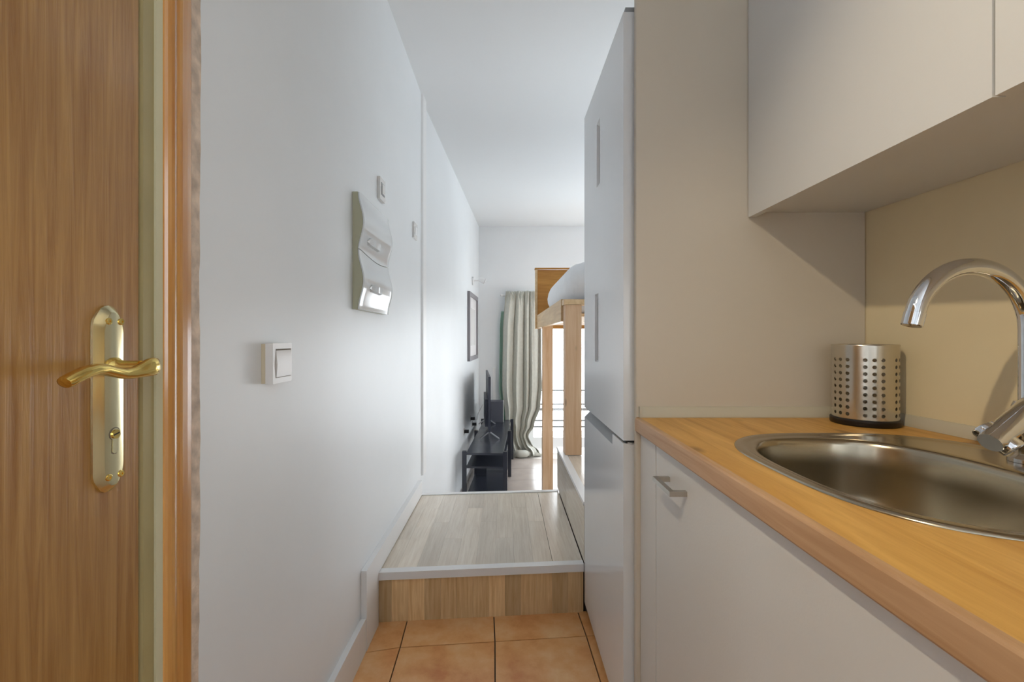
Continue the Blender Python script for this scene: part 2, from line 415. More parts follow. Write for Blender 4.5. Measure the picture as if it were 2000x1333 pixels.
# upper side step box behind the fridge
st = S(box('step_upper', 0.332, 0.96, 1.832, 2.76, FL2, 0.438, 'grout'))
for (a, b) in ((1.832, 2.35), (2.3505, 2.76)):
    box('riser_strip', 0.321, 0.3315, a, b-0.0005, PZ+0.006, 0.434, 'lam_floor', st)
for k in range(4):
    box('plank', 0.355+k*0.151, 0.505+k*0.151, 1.832, 2.755, 0.438, 0.446, 'lam_floor', st)
box('nosing', 0.318, 0.3545, 1.832, 2.76, 0.4345, 0.449, 'trimw', st, bevel=0.003)

# ------------------------------------------------------------------ baseboards, corner trim
def base_poly(y0, y1, t=0.019, f=wl): return [(f(y0)+0.0005, y0), (f(y0)+t, y0), (f(y1)+t, y1), (f(y1)+0.0005, y1)]
S(prism('baseboard_left', base_poly(0.79, 1.60), 0.0045, 0.122, 'trimw', bevel=0.004))
bm = nb()
def pth(y, z, t): return (wl(y)+t, y, z)
pr = [(1.602, 0.12), (yn(-0.5)-0.018, 0.0045), (yn(-0.5)-0.018, 0.205), (yf(-0.5)-0.006, 0.205), (yf(-0.5)-0.006, 0.288), (1.602, 0.288)]
pr = [(1.602, 0.0045), (yn(-0.5)-0.017, 0.0045), (yn(-0.5)-0.017, 0.2045), (yf(-0.5)-0.002, 0.2045), (yf(-0.5)-0.002, 0.288), (1.602, 0.288)]
R0 = [bm.verts.new(pth(y, z, 0.0005)) for y, z in pr]; R1 = [bm.verts.new(pth(y, z, 0.0205)) for y, z in pr]
bm.faces.new(R0); bm.faces.new(R1[::-1])
for i in range(6): bm.faces.new((R0[i], R0[(i+1) % 6], R1[(i+1) % 6], R1[i]))
S(obj('baseboard_step', bm, 'trimw', smooth=True, bevel=0.003))
S(prism('trim_1', [(wl(2.71)+0.0005, 2.705), (wl(2.71)+0.011, 2.712), (wl(2.8)+0.014, 2.799), (wl(2.8)+0.0005, 2.80)], PZ+0.09, CEIL-0.0005, 'trimw', bevel=0.004))
S(prism('baseboard_living', base_poly(2.83, FARY, 0.012, wl2), FL2+0.003, FL2+0.075, 'trimw', bevel=0.003))

# ------------------------------------------------------------------ entrance door on the left
DX = wl(0.45)     # plane of door surface (approximately)
Z1 = 2.04
door = tag(thing('door_1', 'varnished oak entrance door with brass lever handle on the left', None, (DX, 0.2, 0)), kind='structure')
bm = nb(); add_prism(bm, [(wl(-0.25), -0.25), (wl(0.640), 0.640), (wl(0.640)-0.045, 0.640), (wl(-0.25)-0.045, -0.25)], 0.008, Z1)
obj('door_leaf', bm, 'door', door, smooth=True, bevel=0.002)
# champagne jamb strip with a paler lip
f = lambda y, d: (wl(y)+d, y)
prism('jamb_strip', [f(0.6445, -0.03), f(0.6445, 0.003), f(0.664, 0.003), f(0.664, -0.03)], 0.006, Z1+0.03, 'olive', door, bevel=0.0008, seg=1)
prism('jamb_lip', [f(0.6642, -0.03), f(0.6642, 0.006), f(0.6735, 0.009), f(0.6735, -0.03)], 0.006, Z1+0.03, 'olive2', door, bevel=0.0008, seg=1)
# architrave with a rounded moulding profile
def arch_profile():
    P = [(0.6765, 0.001)]
    for a, d in ((0.6765, 0.009), (0.679, 0.0125), (0.683, 0.0152), (0.688, 0.0162), (0.693, 0.0150), (0.6955, 0.0142), (0.699, 0.0158), (0.704, 0.0165),
                 (0.715, 0.0165), (0.724, 0.0158), (0.728, 0.0135), (0.7295, 0.010)): P.append((a, d))
    P.append((0.7295, 0.001)); return P
prism('architrave', [f(y, d) for y, d in arch_profile()], 0.006, Z1+0.06, 'arch', door)
for p in door.children[-1].data.polygons: p.use_smooth = True
door.children[-1].data.set_sharp_from_angle(angle=math.radians(35))
# ragged strip of bare plaster between architrave and paint
bm = nb(); N = 150; rows = []
for i in range(N+1):
    z = 0.006 + (Z1+0.05)*i/N
    e = 0.768 - 0.006*(1-z/2.1) + random.uniform(-0.0007, 0.0007) + 0.0012*math.sin(z*9) + 0.0008*math.sin(z*41)
    t = 0.0022 + random.uniform(-0.0003, 0.0003)
    rows.append([(wl(0.7302)+0.0004, 0.7302, z), (wl(0.7302)+t+0.003, 0.7302, z), (wl(0.745)+t, 0.745, z), (wl(e)+0.0018, e-0.0005, z), (wl(e)+0.0004, e, z)])
add_loft(bm, rows)
obj('bare_plaster_edge', bm, 'rag', door)
# brass plate
PX = wl(0.59); py0, py1, pz0, pz1 = 0.566, 0.6125, 0.910, 1.152
def plate_outline(ins):
    y0, y1, z0, z1 = py0+ins, py1-ins, pz0+ins, pz1-ins; cy = (y0+y1)/2; out = []
    shp = [(-1, 0.026), (-0.93, 0.0190), (-0.62, 0.0075), (-0.50, 0.0040), (-0.28, 0.0010), (0, 0.0)]
    hw = (y1-y0)/2
    top = [(cy+s*hw, z1-d) for s, d in shp] + [(cy-s*hw, z1-d) for s, d in shp[-2::-1]]
    bot = [(cy-s*hw, z0+d) for s, d in shp] + [(cy+s*hw, z0+d) for s, d in shp[-2::-1]]
    return top + bot
bm = nb()
rings = [[(PX+d, y, z) for y, z in plate_outline(i)] for i, d in ((0, 0.0003), (0.0004, 0.0030), (0.0085, 0.0098), (0.0095, 0.0100))]
add_loft(bm, rings)
hnd = obj('handle_plate', bm, 'brass2', door, smooth=30)
for (yy, zz) in ((0.5815, 1.131), (0.600, 1.131), (0.5815, 0.931), (0.600, 0.931)):
    bm = nb()
    add_loft(bm, [[(PX+d, yy+r*math.cos(2*PI*k/16), zz+r*math.sin(2*PI*k/16)) for k in range(16)] for r, d in ((0.0044, 0.0090), (0.0044, 0.0108), (0.0034, 0.0116), (0.0014, 0.0116), (0.0012, 0.0106))])
    obj('screw', bm, 'brass', hnd, smooth=30)
# euro cylinder
bm = nb(); o_ = []
for k in range(18):
    a = -PI/2 + 0.55 + (2*PI-1.1)*k/17; o_.append((0.590+0.0078*math.cos(a), 0.985+0.0078*math.sin(a)))
o_ += [(0.5855, 0.9625), (0.588, 0.9605), (0.592, 0.9605), (0.5945, 0.9625)]
add_loft(bm, [[(PX+d, y, z) for y, z in o_] for d in (0.008, 0.0112)])
for_out = [(0.590+(y-0.590)*1.16, 0.977+(z-0.977)*1.07) for y, z in o_]
bm2 = nb(); add_loft(bm2, [[(PX+d, y, z) for y, z in for_out] for d in (0.0090, 0.01012)]); obj('lock_gap', bm2, 'gap', hnd)
cyl = obj('lock_cylinder', bm, 'brass2', hnd, smooth=30)
bm = nb(); add_loft(bm, [[(PX+d, 0.590+0.0058*math.cos(2*PI*k/20), 0.985+0.0058*math.sin(2*PI*k/20)) for k in range(20)] for d in (0.0112, 0.0126)])
obj('lock_plug', bm, 'brass', hnd, smooth=30)
bm = nb(); add_loft(bm, [[(PX+0.01262, 0.5858, 0.9835), (PX+0.01262, 0.5945, 0.9855), (PX+0.01262, 0.5945, 0.9872), (PX+0.01262, 0.5858, 0.9852)], [(PX+0.01275, 0.5858, 0.9835), (PX+0.01275, 0.5945, 0.9855), (PX+0.01275, 0.5945, 0.9872), (PX+0.01275, 0.5858, 0.9852)]])
obj('keyhole', bm, 'black', hnd)
# lever: neck and waved blade
lz = 1.072
bm = nb(); add_lathe_pts = [(0.0125, 0.0095), (0.0125, 0.013), (0.0100, 0.016), (0.0085, 0.022), (0.0085, 0.045)]
add_loft(bm, [[(PX+d, 0.589+r*math.cos(2*PI*k/20), lz+r*math.sin(2*PI*k/20)) for k in range(20)] for r, d in add_lathe_pts])
obj('lever_neck', bm, 'brass', door, smooth=40)
bm = nb()
ctrl = [(0.6035, 0.0560, 0.0010, .0020, .0060), (0.6020, 0.0562, 0.0010, .0048, .0098), (0.597, 0.0562, 0.0005, .0068, .0118), (0.589, 0.0556, -0.0005, .0078, .0116), (0.578, 0.0542, -0.0035, .0080, .0092),
        (0.565, 0.0535, -0.0058, .0076, .0072), (0.550, 0.0540, -0.0055, .0072, .0064), (0.535, 0.0550, -0.0020, .0072, .0064), (0.522, 0.0558, 0.0015, .0076, .0066), (0.510, 0.0562, 0.0022, .0082, .0068),
        (0.498, 0.0560, -0.0002, .0088, .0070), (0.487, 0.0552, -0.0044, .0092, .0070), (0.4785, 0.0545, -0.0085, .0092, .0068), (0.4765, 0.0542, -0.0094, .0086, .0060), (0.4760, 0.0542, -0.0096, .0050, .0030)]
add_tube(bm, [(PX+d, y, lz+z) for y, d, z, a, b in ctrl], 1, n=20, flat=[(a, b) for y, d, z, a, b in ctrl])
obj('lever', bm, 'brass', door, smooth=60)

# ------------------------------------------------------------------ fuse box with waved covers
Y0, Y1, ZB, ZT = 1.515, 1.885, 1.205, 1.597
fb = thing('fuse_box', 'glossy white wavy fuse box cover mounted on the left wall', 'fuse box', (wl(1.7), 1.7, ZB))
def wave(t): return 0.0325 - 0.0085*math.cos(4*PI*t)
def fb_layer(y0, y1, ta, tb, d0, dfun, n=40):
    rings = []
    prof = [(ta + (tb-ta)*i/n) for i in range(n+1)]
    r = [(d0, t) for t in (prof[0], prof[-1])]
    pts = [(dfun(t), t) for t in prof]
    loop = [(d0, prof[0])] + pts + [(d0, prof[-1])]
    return [[(wl(y)+d, y, ZT-(ZT-ZB)*t) for d, t in loop] for y in (y0, y1)]
bm = nb(); add_loft(bm, fb_layer(Y0, Y1, 0.0, 1.0, 0.0005, lambda t: wave(t)-0.0065)); obj('back_box', bm, 'fbside_shade', fb, smooth=40)
bm = nb()
def seam(yv): return 0.502 + 0.030*math.sin(PI*((yv-Y0)/(Y1-Y0)-0.15)*1.15)
def cover(name, upper):
    bm = nb(); ny = 24; nt_ = 40; G = []
    for layer in (-0.006, 0.0):
        g = []
        for i in range(ny+1):
            y = Y0+0.0015 + (Y1-Y0-0.003)*i/ny; s_ = seam(y)
            ta, tb = (0.0, s_-0.005) if upper else (s_+0.003, 1.0)
            e = 0.004*(max(0, 1-min(i, ny-i)/1.2))*0.4
            g.append([bm.verts.new((wl(y)+wave(ta+(tb-ta)*j/nt_)+layer-(e if layer == 0 else 0), y, ZT-(ZT-ZB)*(ta+(tb-ta)*j/nt_))) for j in range(nt_+1)])
        G.append(g)
    a, b = G
    for i in range(ny):
        for j in range(nt_):
            bm.faces.new((b[i][j], b[i+1][j], b[i+1][j+1], b[i][j+1])); bm.faces.new((a[i][j], a[i][j+1], a[i+1][j+1], a[i+1][j]))
    for i in range(ny):
        for j in (0, nt_): bm.faces.new((a[i][j], a[i+1][j], b[i+1][j], b[i][j]))
    for j in range(nt_):
        for i in (0, ny): bm.faces.new((a[i][j], a[i][j+1], b[i][j+1], b[i][j]))
    return obj(name, bm, 'gloss', fb, smooth=35)
cu = cover('cover_door', True); clw = cover('cover_door', False)
for par, tc_ in ((cu, 0.385), (clw, 0.80)):
    bm = nb(); rings = []
    for y, s_ in ((1.575, 0.2), (1.590, 0.9), (1.705, 1.0), (1.722, 0.3)):
        d = wave(tc_)
        rings.append([(wl(y)+d-0.004, y, ZT-(ZT-ZB)*(tc_-0.035*s_)), (wl(y)+wave(tc_-0.035)+0.001+0.006*s_, y, ZT-(ZT-ZB)*(tc_-0.03*s_)),
                      (wl(y)+wave(tc_+0.03)+0.001+0.009*s_, y, ZT-(ZT-ZB)*(tc_+0.03*s_)), (wl(y)+d-0.004, y, ZT-(ZT-ZB)*(tc_+0.04*s_))])
    add_loft(bm, rings); obj('finger_grip', bm, 'gloss', par, smooth=30)

# ------------------------------------------------------------------ light switch, small plates
sw = thing('light_switch', 'white surface-mounted light switch with wide rocker beside the oak door', 'light switch', (wl(0.99), 0.99, 1.012))
def wbox(name, y0, y1, z0, z1, d0, d1, mat, par, bev=0.0, seg=2, fn=wl):
    bm = nb(); rings = [[(fn(y)+d, y, z) for y, z in ((y0, z0), (y1, z0), (y1, z1), (y0, z1))] for d in (d0, d1)]
    add_loft(bm, rings); return obj(name, bm, mat, par, smooth=bev > 0, bevel=bev, seg=seg)
wbox('base', 0.957, 1.036, 1.013, 1.097, 0.0003, 0.010, 'plasticy', sw, 0.002)
wbox('cover_frame', 0.955, 1.038, 1.012, 1.098, 0.010, 0.026, 'plastic', sw, 0.010, 4)
bm = nb(); rp = [(0.0235, 1.0255), (0.0268, 1.0255), (0.0296, 1.053), (0.0262, 1.0845), (0.0235, 1.0845)]
add_loft(bm, [[(wl(y)+d, y, z) for d, z in rp] for y in (0.9675, 1.0315)]); obj('rocker', bm, 'plastic', sw, smooth=20, bevel=0.0008)
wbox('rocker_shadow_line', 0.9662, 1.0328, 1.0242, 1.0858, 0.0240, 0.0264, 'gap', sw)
p1 = thing('doorbell', 'small white door chime plate with grey opening above the fuse box', 'doorbell', (wl(1.83), 1.83, 1.66))
wbox('plate', 1.80, 1.872, 1.662, 1.750, 0.0003, 0.012, 'plastic', p1, 0.003)
wbox('opening', 1.817, 1.858, 1.682, 1.732, 0.0110, 0.0135, 'fr_grey', p1, 0.001)
wbox('button', 1.823, 1.852, 1.688, 1.726, 0.0130, 0.0160, 'plastic', p1, 0.001)
p2 = thing('wall_thermostat', 'tiny white control plate on the wall near the corner trim', 'thermostat', (wl(2.47), 2.47, 1.65))
wbox('plate', 2.455, 2.540, 1.652, 1.738, 0.0003, 0.010, 'plastic', p2, 0.003)
wbox('button', 2.475, 2.520, 1.672, 1.718, 0.0095, 0.0130, 'trimw', p2, 0.002)

# ------------------------------------------------------------------ kitchen: end panel, cabinets, worktop
PY = 1.19
pn = tag(box('end_panel', 0.345, 0.943, PY, PY+0.018, 0.0045, 2.54, 'panelw', bevel=0.0006, seg=1), 'tall white end panel between the fridge and the worktop', 'panel')
# upper cabinet: body and doors
uc = thing('wall_cabinet', 'white wall cabinet with flat handleless doors above the sink', 'cabinet', (0.80, 0.3, 1.438))
def backed(x0, y0, y1, inset=0.0015): return [(x0, y0), (wr(y0)-inset, y0), (wr(y1)-inset, y1), (x0, y1)]
prism('body', backed(0.6555, -0.60, PY-0.001), 1.438, 2.36, 'cabw', uc, bevel=0.0006, seg=1)
for (a, b) in ((0.594, PY-0.003), (-0.005, 0.590), (-0.60, -0.009)):
    box('door', 0.6365, 0.6545, a, b, 1.424, 2.355, 'cabw', uc, bevel=0.001, seg=1)
# base cabinets
bc = thing('base_cabinet', 'white base cabinet under the oak worktop with one bar handle', 'cabinet', (0.65, 0.4, 0.0045))
prism('body', backed(0.377, -0.70, PY-0.001, 0.004), 0.105, 0.70, 'cabw', bc)
prism('plinth', [(0.42, -0.70), (0.44, -0.70), (0.44, PY-0.002), (0.42, PY-0.002)], 0.0045, 0.105, 'cabw', bc)
box('front_rail', 0.377, 0.395, -0.70, PY-0.001, 0.70, 0.8625, 'cabw', bc)
box('filler_strip', 0.356, 0.3755, 1.071, PY-0.0015, 0.11, 0.862, 'cabw', bc, bevel=0.0006, seg=1)
for (a, b) in ((0.272, 1.069), (-0.53, 0.268)):
    d = box('door', 0.357, 0.3755, a, b, 0.11, 0.860, 'cabw', bc, bevel=0.001, seg=1)
    h = [(0.888, 0.990)] if a > 0.2 else [(0.10, 0.20)]
    for (ha, hb) in h:
        bm = nb(); add_box(bm, 0.3225, 0.3325, ha, hb, 0.799, 0.809); add_box(bm, 0.3325, 0.357, ha, ha+0.010, 0.799, 0.809); add_box(bm, 0.3325, 0.357, hb-0.010, hb, 0.799, 0.809)
        obj('handle', bm, 'alu', d)
# worktop
WT = 0.9025
wt = thing('worktop', 'oak-effect kitchen worktop with rounded front edge around the sink', 'worktop', (0.65, 0.3, 0.8645))
bm = nb(); add_prism(bm, [(0.352, -0.75), (wr(-0.75)-0.001, -0.75), (wr(PY)-0.001, PY-0.001), (0.352, PY-0.001)], 0.8645, WT)
top = obj('slab', bm, 'work', wt)
SC = (0.670, 0.710, 0.250, 0.265, 3.0)
bm = nb(); add_prism(bm, superell(SC[0], SC[1], SC[2]-0.01, SC[3]-0.01, 3.0), 0.80, 0.95); cut(top, [bm])
bm = nb(); prof = [(0.352, 0.8645), (0.343, 0.8655), (0.3415, 0.868), (0.3410, 0.8935), (0.3416, 0.8985), (0.3435, 0.9012), (0.3465, 0.9022), (0.352, WT)]
add_loft(bm, [[(x, y, z) for x, z in prof] for y in (-0.75, PY-0.001)])
obj('front_edge', bm, 'workedge', wt, smooth=24)
# upstand strips
us = thing('upstand_strip', 'grey beige upstand strip along the worktop against the end panel', 'trim strip', (0.65, PY, WT))
bm = nb(); prof = [(0.0, 0.0), (-0.012, 0.0), (-0.012, 0.008), (-0.006, 0.020), (-0.004, 0.026), (0.0, 0.027)]
add_loft(bm, [[(x, PY-0.0005+d, WT+0.0003+z) for d, z in prof] for x in (0.357, 0.930)]); obj('profile', bm, 'grey_strip', us, smooth=50)
bm = nb(); add_box(bm, 0.351, 0.357, PY-0.0135, PY-0.0005, WT+0.0003, WT+0.028); obj('end_cap', bm, 'grey_strip', us, bevel=0.001)
us2 = thing('upstand_strip', 'grey beige upstand strip along the cream splashback behind the tap', 'trim strip', (0.95, 0.4, WT))
bm = nb(); add_loft(bm, [[(wr(y)-0.0005+d*0.75, y, WT+0.0003+z) for d, z in prof] for y in (-0.75, PY-0.013)]); obj('profile', bm, 'grey_strip', us2, smooth=50)

# ------------------------------------------------------------------ sink
sk = thing('kitchen_sink', 'rounded stainless steel inset sink set into the oak worktop', 'sink', (SC[0], SC[1], WT))
BC = (0.618, 0.706, 0.168, 0.226, 2.6)
bm = nb()
def ring(cx, cy, a, b, n, z): return [(x, y, z) for x, y in superell(cx, cy, a, b, n)]
def mixr(t, z):
    o_ = superell(*SC[:2], SC[2]-0.018, SC[3]-0.018, 3.0); i_ = superell(BC[0], BC[1], BC[2]+0.006, BC[3]+0.006, 2.6)
    return [(p[0]*(1-t)+q[0]*t, p[1]*(1-t)+q[1]*t, z) for p, q in zip(o_, i_)]
rings = [ring(SC[0], SC[1], SC[2], SC[3], 3.0, WT+0.0004), ring(SC[0], SC[1], SC[2]-0.0005, SC[3]-0.0005, 3.0, WT+0.002),
         ring(SC[0], SC[1], SC[2]-0.004, SC[3]-0.004, 3.0, WT+0.0042), ring(SC[0], SC[1], SC[2]-0.012, SC[3]-0.012, 3.0, WT+0.0040),
         mixr(0.0, WT+0.0018), mixr(0.1, WT+0.0014), mixr(0.5, WT+0.0014), mixr(0.9, WT+0.0014), mixr(1.0, WT+0.0012)]
for off, z in ((0.002, -0.0005), (-0.001, -0.004), (-0.003, -0.012), (-0.006, -0.05), (-0.010, -0.10), (-0.016, -0.128), (-0.026, -0.142), (-0.042, -0.150), (-0.09, -0.154)):
    rings.append(ring(BC[0], BC[1], BC[2]+off, BC[3]+off, 2.6, WT+z))
rings.append(ring(BC[0], BC[1], 0.038, 0.038, 2.0, WT-0.156))
add_loft(bm, rings, cap0=False, cap1=True)
o = obj('bowl', bm, 'steel', sk, smooth=55)
bm = nb(); add_lathe(bm, [(0.036, WT-0.1558), (0.036, WT-0.153), (0.028, WT-0.1525), (0.010, WT-0.155)], BC[0], BC[1], 28); obj('drain', bm, 'chrome', sk, smooth=40)

# ------------------------------------------------------------------ tap
TX, TY = 0.868, 0.752
tp = thing('kitchen_tap', 'chrome gooseneck mixer tap with tilted lever at the sink corner', 'tap', (TX, TY, WT+0.0014))
bm = nb(); z0 = WT+0.0018
add_lathe(bm, [(0.0265, z0), (0.0265, z0+0.006), (0.022, z0+0.010), (0.0185, z0+0.014), (0.0180, z0+0.050), (0.0215, z0+0.058), (0.0215, z0+0.092), (0.0185, z0+0.100)], TX, TY, 32); obj('body', bm, 'chrome', tp, smooth=40)
# gooseneck spout
EX, EY = 0.662, 0.742
bm = nb(); pts = [(TX, TY, WT+0.095), (TX, TY, WT+0.16), (TX, TY, WT+0.20)]
cxm = (TX-EX)/2.0; zc = 1.124; rr = 0.112
for k in range(0, 27):
    a = PI*k/26*0.93
    pts.append((TX - rr*0.90 + rr*0.90*math.cos(a), TY + (EY-TY)*(1-math.cos(a))/2, zc + rr*0.92*math.sin(a)))
add_tube(bm, pts, 0.0138, n=24, up=(0, 1, 0)); obj('spout', bm, 'chrome', tp, smooth=50)
e0 = Vector(pts[-1]); dirn = (Vector(pts[-1])-Vector(pts[-2])).normalized()
bm = nb(); add_tube(bm, [e0-dirn*0.004, e0-dirn*0.0035, e0+dirn*0.017, e0+dirn*0.018, e0+dirn*0.014], [0.0138, 0.0146, 0.0146, 0.0125, 0.0115], n=24, up=(0, 1, 0)); obj('aerator', bm, 'chrome', tp, smooth=40)
# lever on a cross pivot
bm = nb(); add_tube(bm, [(0.885, 0.745, 1.010), (0.86, 0.742, 0.997), (0.769, 0.717, 0.9475), (0.764, 0.716, 0.9445)], [0.0175, 0.0175, 0.0175, 0.0160], n=28, up=(0, 1, 0)); obj('lever_sleeve', bm, 'chrome', tp, smooth=40)
bm = nb(); add_tube(bm, [(0.7765, 0.7400, 0.9640), (0.7768, 0.7390, 0.9630), (0.7925, 0.7080, 0.9365), (0.7930, 0.7070, 0.9355)], [0.0150, 0.0165, 0.0165, 0.0150], n=28, up=(1, 0, 0)); obj('lever_knob', bm, 'chrome', tp, smooth=40)

# ------------------------------------------------------------------ perforated cutlery holder
HX, HY, HR = 0.8715, 1.101, 0.0655
ch = thing('cutlery_holder', 'perforated stainless steel cutlery holder on black base in worktop corner', 'utensil holder', (HX, HY, WT))
bm = nb(); add_lathe(bm, [(0.0675, WT+0.0002), (0.0695, WT+0.003), (0.0695, WT+0.014), (0.0675, WT+0.016), (0.060, WT+0.016), (0.058, WT+0.010)], HX, HY, 48); obj('base_ring', bm, 'rubber', ch, smooth=40)
bm = nb()
zb, zt_ = WT+0.0165, 1.092
a0 = math.atan2(-HY, -HX) + math.radians(1.0)
NC = 24; rows_z = [zt_-0.034 - 0.0160*k for k in range(9)]
def cp(a, z, r=HR): return (HX + r*math.cos(a), HY + r*math.sin(a), z)
da = 2*PI/NC; hr = 0.0044
TH = 0.0012
for c in range(NC):
    a = a0 + da*c; holes = (c % 4) != 3
    zs = [zb] + [rows_z[8]-0.008+0.016*k for k in range(10)] + [zt_]
    aa = [a-da/2, a-da/6, a+da/6, a+da/2]
    for k in range(len(zs)-1):
        lo, hi = zs[k], zs[k+1]
        if holes and 1 <= k <= 9:
            zc_ = (lo+hi)/2
            out = [(aa[0], lo), (aa[1], lo), (aa[2], lo), (aa[3], lo), (aa[3], lo+(hi-lo)/3), (aa[3], hi-(hi-lo)/3), (aa[3], hi), (aa[2], hi), (aa[1], hi), (aa[0], hi), (aa[0], hi-(hi-lo)/3), (aa[0], lo+(hi-lo)/3)]
            inn = [(a + hr*math.cos(math.radians(225+30*i))/HR, zc_ + hr*math.sin(math.radians(225+30*i))) for i in range(12)]
            L4 = [[bm.verts.new(cp(p[0], p[1], rr2)) for p in pp] for pp, rr2 in ((out, HR), (inn, HR), (inn, HR-TH), (out, HR-TH))]
            for A, B in zip(L4[:-1], L4[1:]):
                for i in range(12): bm.faces.new((A[i], A[(i+1) % 12], B[(i+1) % 12], B[i]))
        else:
            zz_ = [lo, lo+(hi-lo)/3, hi-(hi-lo)/3, hi]
            for u in range(3):
                for q in range(3):
                    for rr2 in (HR, HR-TH):
                        bm.faces.new([bm.verts.new(cp(p[0], p[1], rr2)) for p in ((aa[u], zz_[q]), (aa[u+1], zz_[q]), (aa[u+1], zz_[q+1]), (aa[u], zz_[q+1]))])
bmesh.ops.remove_doubles(bm, verts=bm.verts, dist=1e-5)
cupm = obj('perforated_cylinder', bm, 'steelh', ch, smooth=50)
bm = nb(); add_loft(bm, [[(HX+r*math.cos(2*PI*k/64), HY+r*math.sin(2*PI*k/64), z) for k in range(64)] for r, z in ((HR-0.002, zt_-0.002), (HR-0.0022, zt_+0.001), (HR-0.0008, zt_+0.0022), (HR+0.0008, zt_+0.001), (HR+0.0006, zt_-0.002))], False, False)
obj('rolled_rim', bm, 'steelh', ch, smooth=60)
bm = nb(); add_lathe(bm, [(HR-0.003, WT+0.0165), (HR-0.003, WT+0.018)], HX, HY, 48); obj('bottom_plate', bm, 'steelh', ch, smooth=40)

# ------------------------------------------------------------------ fridge
FY0, FY1, FXF = 1.2215, 1.815, 0.3195
fr = thing('fridge_freezer', 'tall glossy white fridge freezer standing beside the end panel', 'fridge', (0.62, 1.52, 0.0045))
box('body', 0.372, 0.905, FY0+0.004, FY1-0.004, 0.03, 1.985, 'fridge', fr, bevel=0.006)
for (xx, yy) in ((0.42, 1.27), (0.42, 1.77), (0.88, 1.27), (0.88, 1.77)):
    bm = nb(); add_lathe(bm, [(0.018, 0.0046), (0.018, 0.02), (0.012, 0.031)], xx, yy, 16); obj('foot', bm, 'black', fr)
ud = box('upper_door', FXF, 0.366, FY0, FY1, 0.8335, 1.985, 'fridge', fr, bevel=0.010, seg=4)
cs = []
for (ya, yb, za, zb_) in ((1.520, 1.574, 1.628, 1.848), (1.546, 1.606, 1.026, 1.262)):
    bm = nb(); rings = [[(x, y, z) for y, z in ((ya+i, za+i*1.5), (yb-i*0.3, za+i*1.5), (yb-i*0.3, zb_-i*1.5), (ya+i, zb_-i*1.5))] for x, i in ((FXF-0.002, -0.001), (FXF+0.011, 0.008))]
    add_loft(bm, rings); cs.append(bm)
cut(ud, cs)
for p in ud.data.polygons: p.use_smooth = True
ud.data.set_sharp_from_angle(angle=math.radians(28))
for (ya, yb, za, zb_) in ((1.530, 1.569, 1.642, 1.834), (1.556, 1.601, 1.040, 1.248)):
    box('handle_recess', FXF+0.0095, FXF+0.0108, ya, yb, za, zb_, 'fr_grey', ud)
ld = box('lower_door', FXF, 0.366, FY0, FY1, 0.055, 0.8255, 'fridge', fr, bevel=0.010, seg=4)
bm = nb(); rings = [[(FXF-0.01, 1.345, 0.785), (FXF+0.034, 1.345, 0.828), (FXF+0.034, 1.345, 0.90), (FXF-0.01, 1.345, 0.90)], [(FXF-0.01, 1.90, 0.785), (FXF+0.034, 1.90, 0.828), (FXF+0.034, 1.90, 0.90), (FXF-0.01, 1.90, 0.90)]]
add_loft(bm, rings); cut(ld, [bm])
for p in ld.data.polygons: p.use_smooth = True
ld.data.set_sharp_from_angle(angle=math.radians(28))
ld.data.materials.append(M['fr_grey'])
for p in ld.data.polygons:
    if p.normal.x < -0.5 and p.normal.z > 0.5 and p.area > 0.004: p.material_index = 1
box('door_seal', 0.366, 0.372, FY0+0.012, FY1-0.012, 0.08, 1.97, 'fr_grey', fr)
bm = nb(); add_box(bm, 0.326, 0.372, FY0+0.001, FY0+0.04, 0.826, 0.833); hg = obj('hinge', bm, 'black', fr)
bm = nb(); add_tube(bm, [(0.330, FY0-0.001, 0.8278), (0.345, FY0-0.001, 0.8260), (0.362, FY0-0.001, 0.8290)], 0.0022, n=8); obj('hinge_plate', bm, 'chrome', hg, smooth=50)
box('top_hinge_cover', 0.326, 0.40, FY0+0.004, FY0+0.07, 1.9855, 2.000, 'fr_grey', fr, bevel=0.004)
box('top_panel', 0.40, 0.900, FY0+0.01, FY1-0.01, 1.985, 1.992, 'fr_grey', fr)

# ------------------------------------------------------------------ loft bed
LX = 0.343; PW = 0.092
lb = thing('loft_bed', 'pine loft bed on thick posts in the living room', 'bed', (0.9, 3.6, FL2))
box('post', LX, LX+PW, 2.56, 2.56+PW, 0.4495, 1.295, 'pine', lb, bevel=0.003)
box('post', LX, LX+PW, 4.07, 4.07+PW, FL2+0.0035, 1.215, 'pine', lb, bevel=0.003)
box('post', 1.60, 1.60+PW, 4.07, 4.07+PW, FL2+0.0035, 1.215, 'pine', lb, bevel=0.003)
box('post', 1.60, 1.60+PW, 2.70, 2.70+PW, FL2+0.0035, 1.215, 'pine', lb, bevel=0.003)
box('side_rail', LX-0.012, LX+0.028, 2.66, 4.60, 1.205, 1.335, 'piney', lb, bevel=0.003)
box('side_rail', 1.66, 1.70, 2.66, 4.60, 1.205, 1.335, 'piney', lb, bevel=0.003)
box('end_rail', LX-0.008, 1.70, 2.550, 2.655, 1.296, 1.326, 'piney', lb, bevel=0.003)
for k in range(11):
    box('slat', LX+0.03, 1.655, 2.72+k*0.172, 2.80+k*0.172, 1.235, 1.255, 'piney', lb)
hb = box('headboard', LX-0.008, 1.70, 4.602, 4.632, 1.20, 1.795, 'head', lb, bevel=0.002)
box('headboard_stile', LX-0.030, LX-0.009, 4.590, 4.66, 1.20, 1.80, 'piney', lb, bevel=0.002)
box('headboard_cap', LX-0.034, 1.70, 4.585, 4.665, 1.801, 1.815, 'head', lb, bevel=0.002)
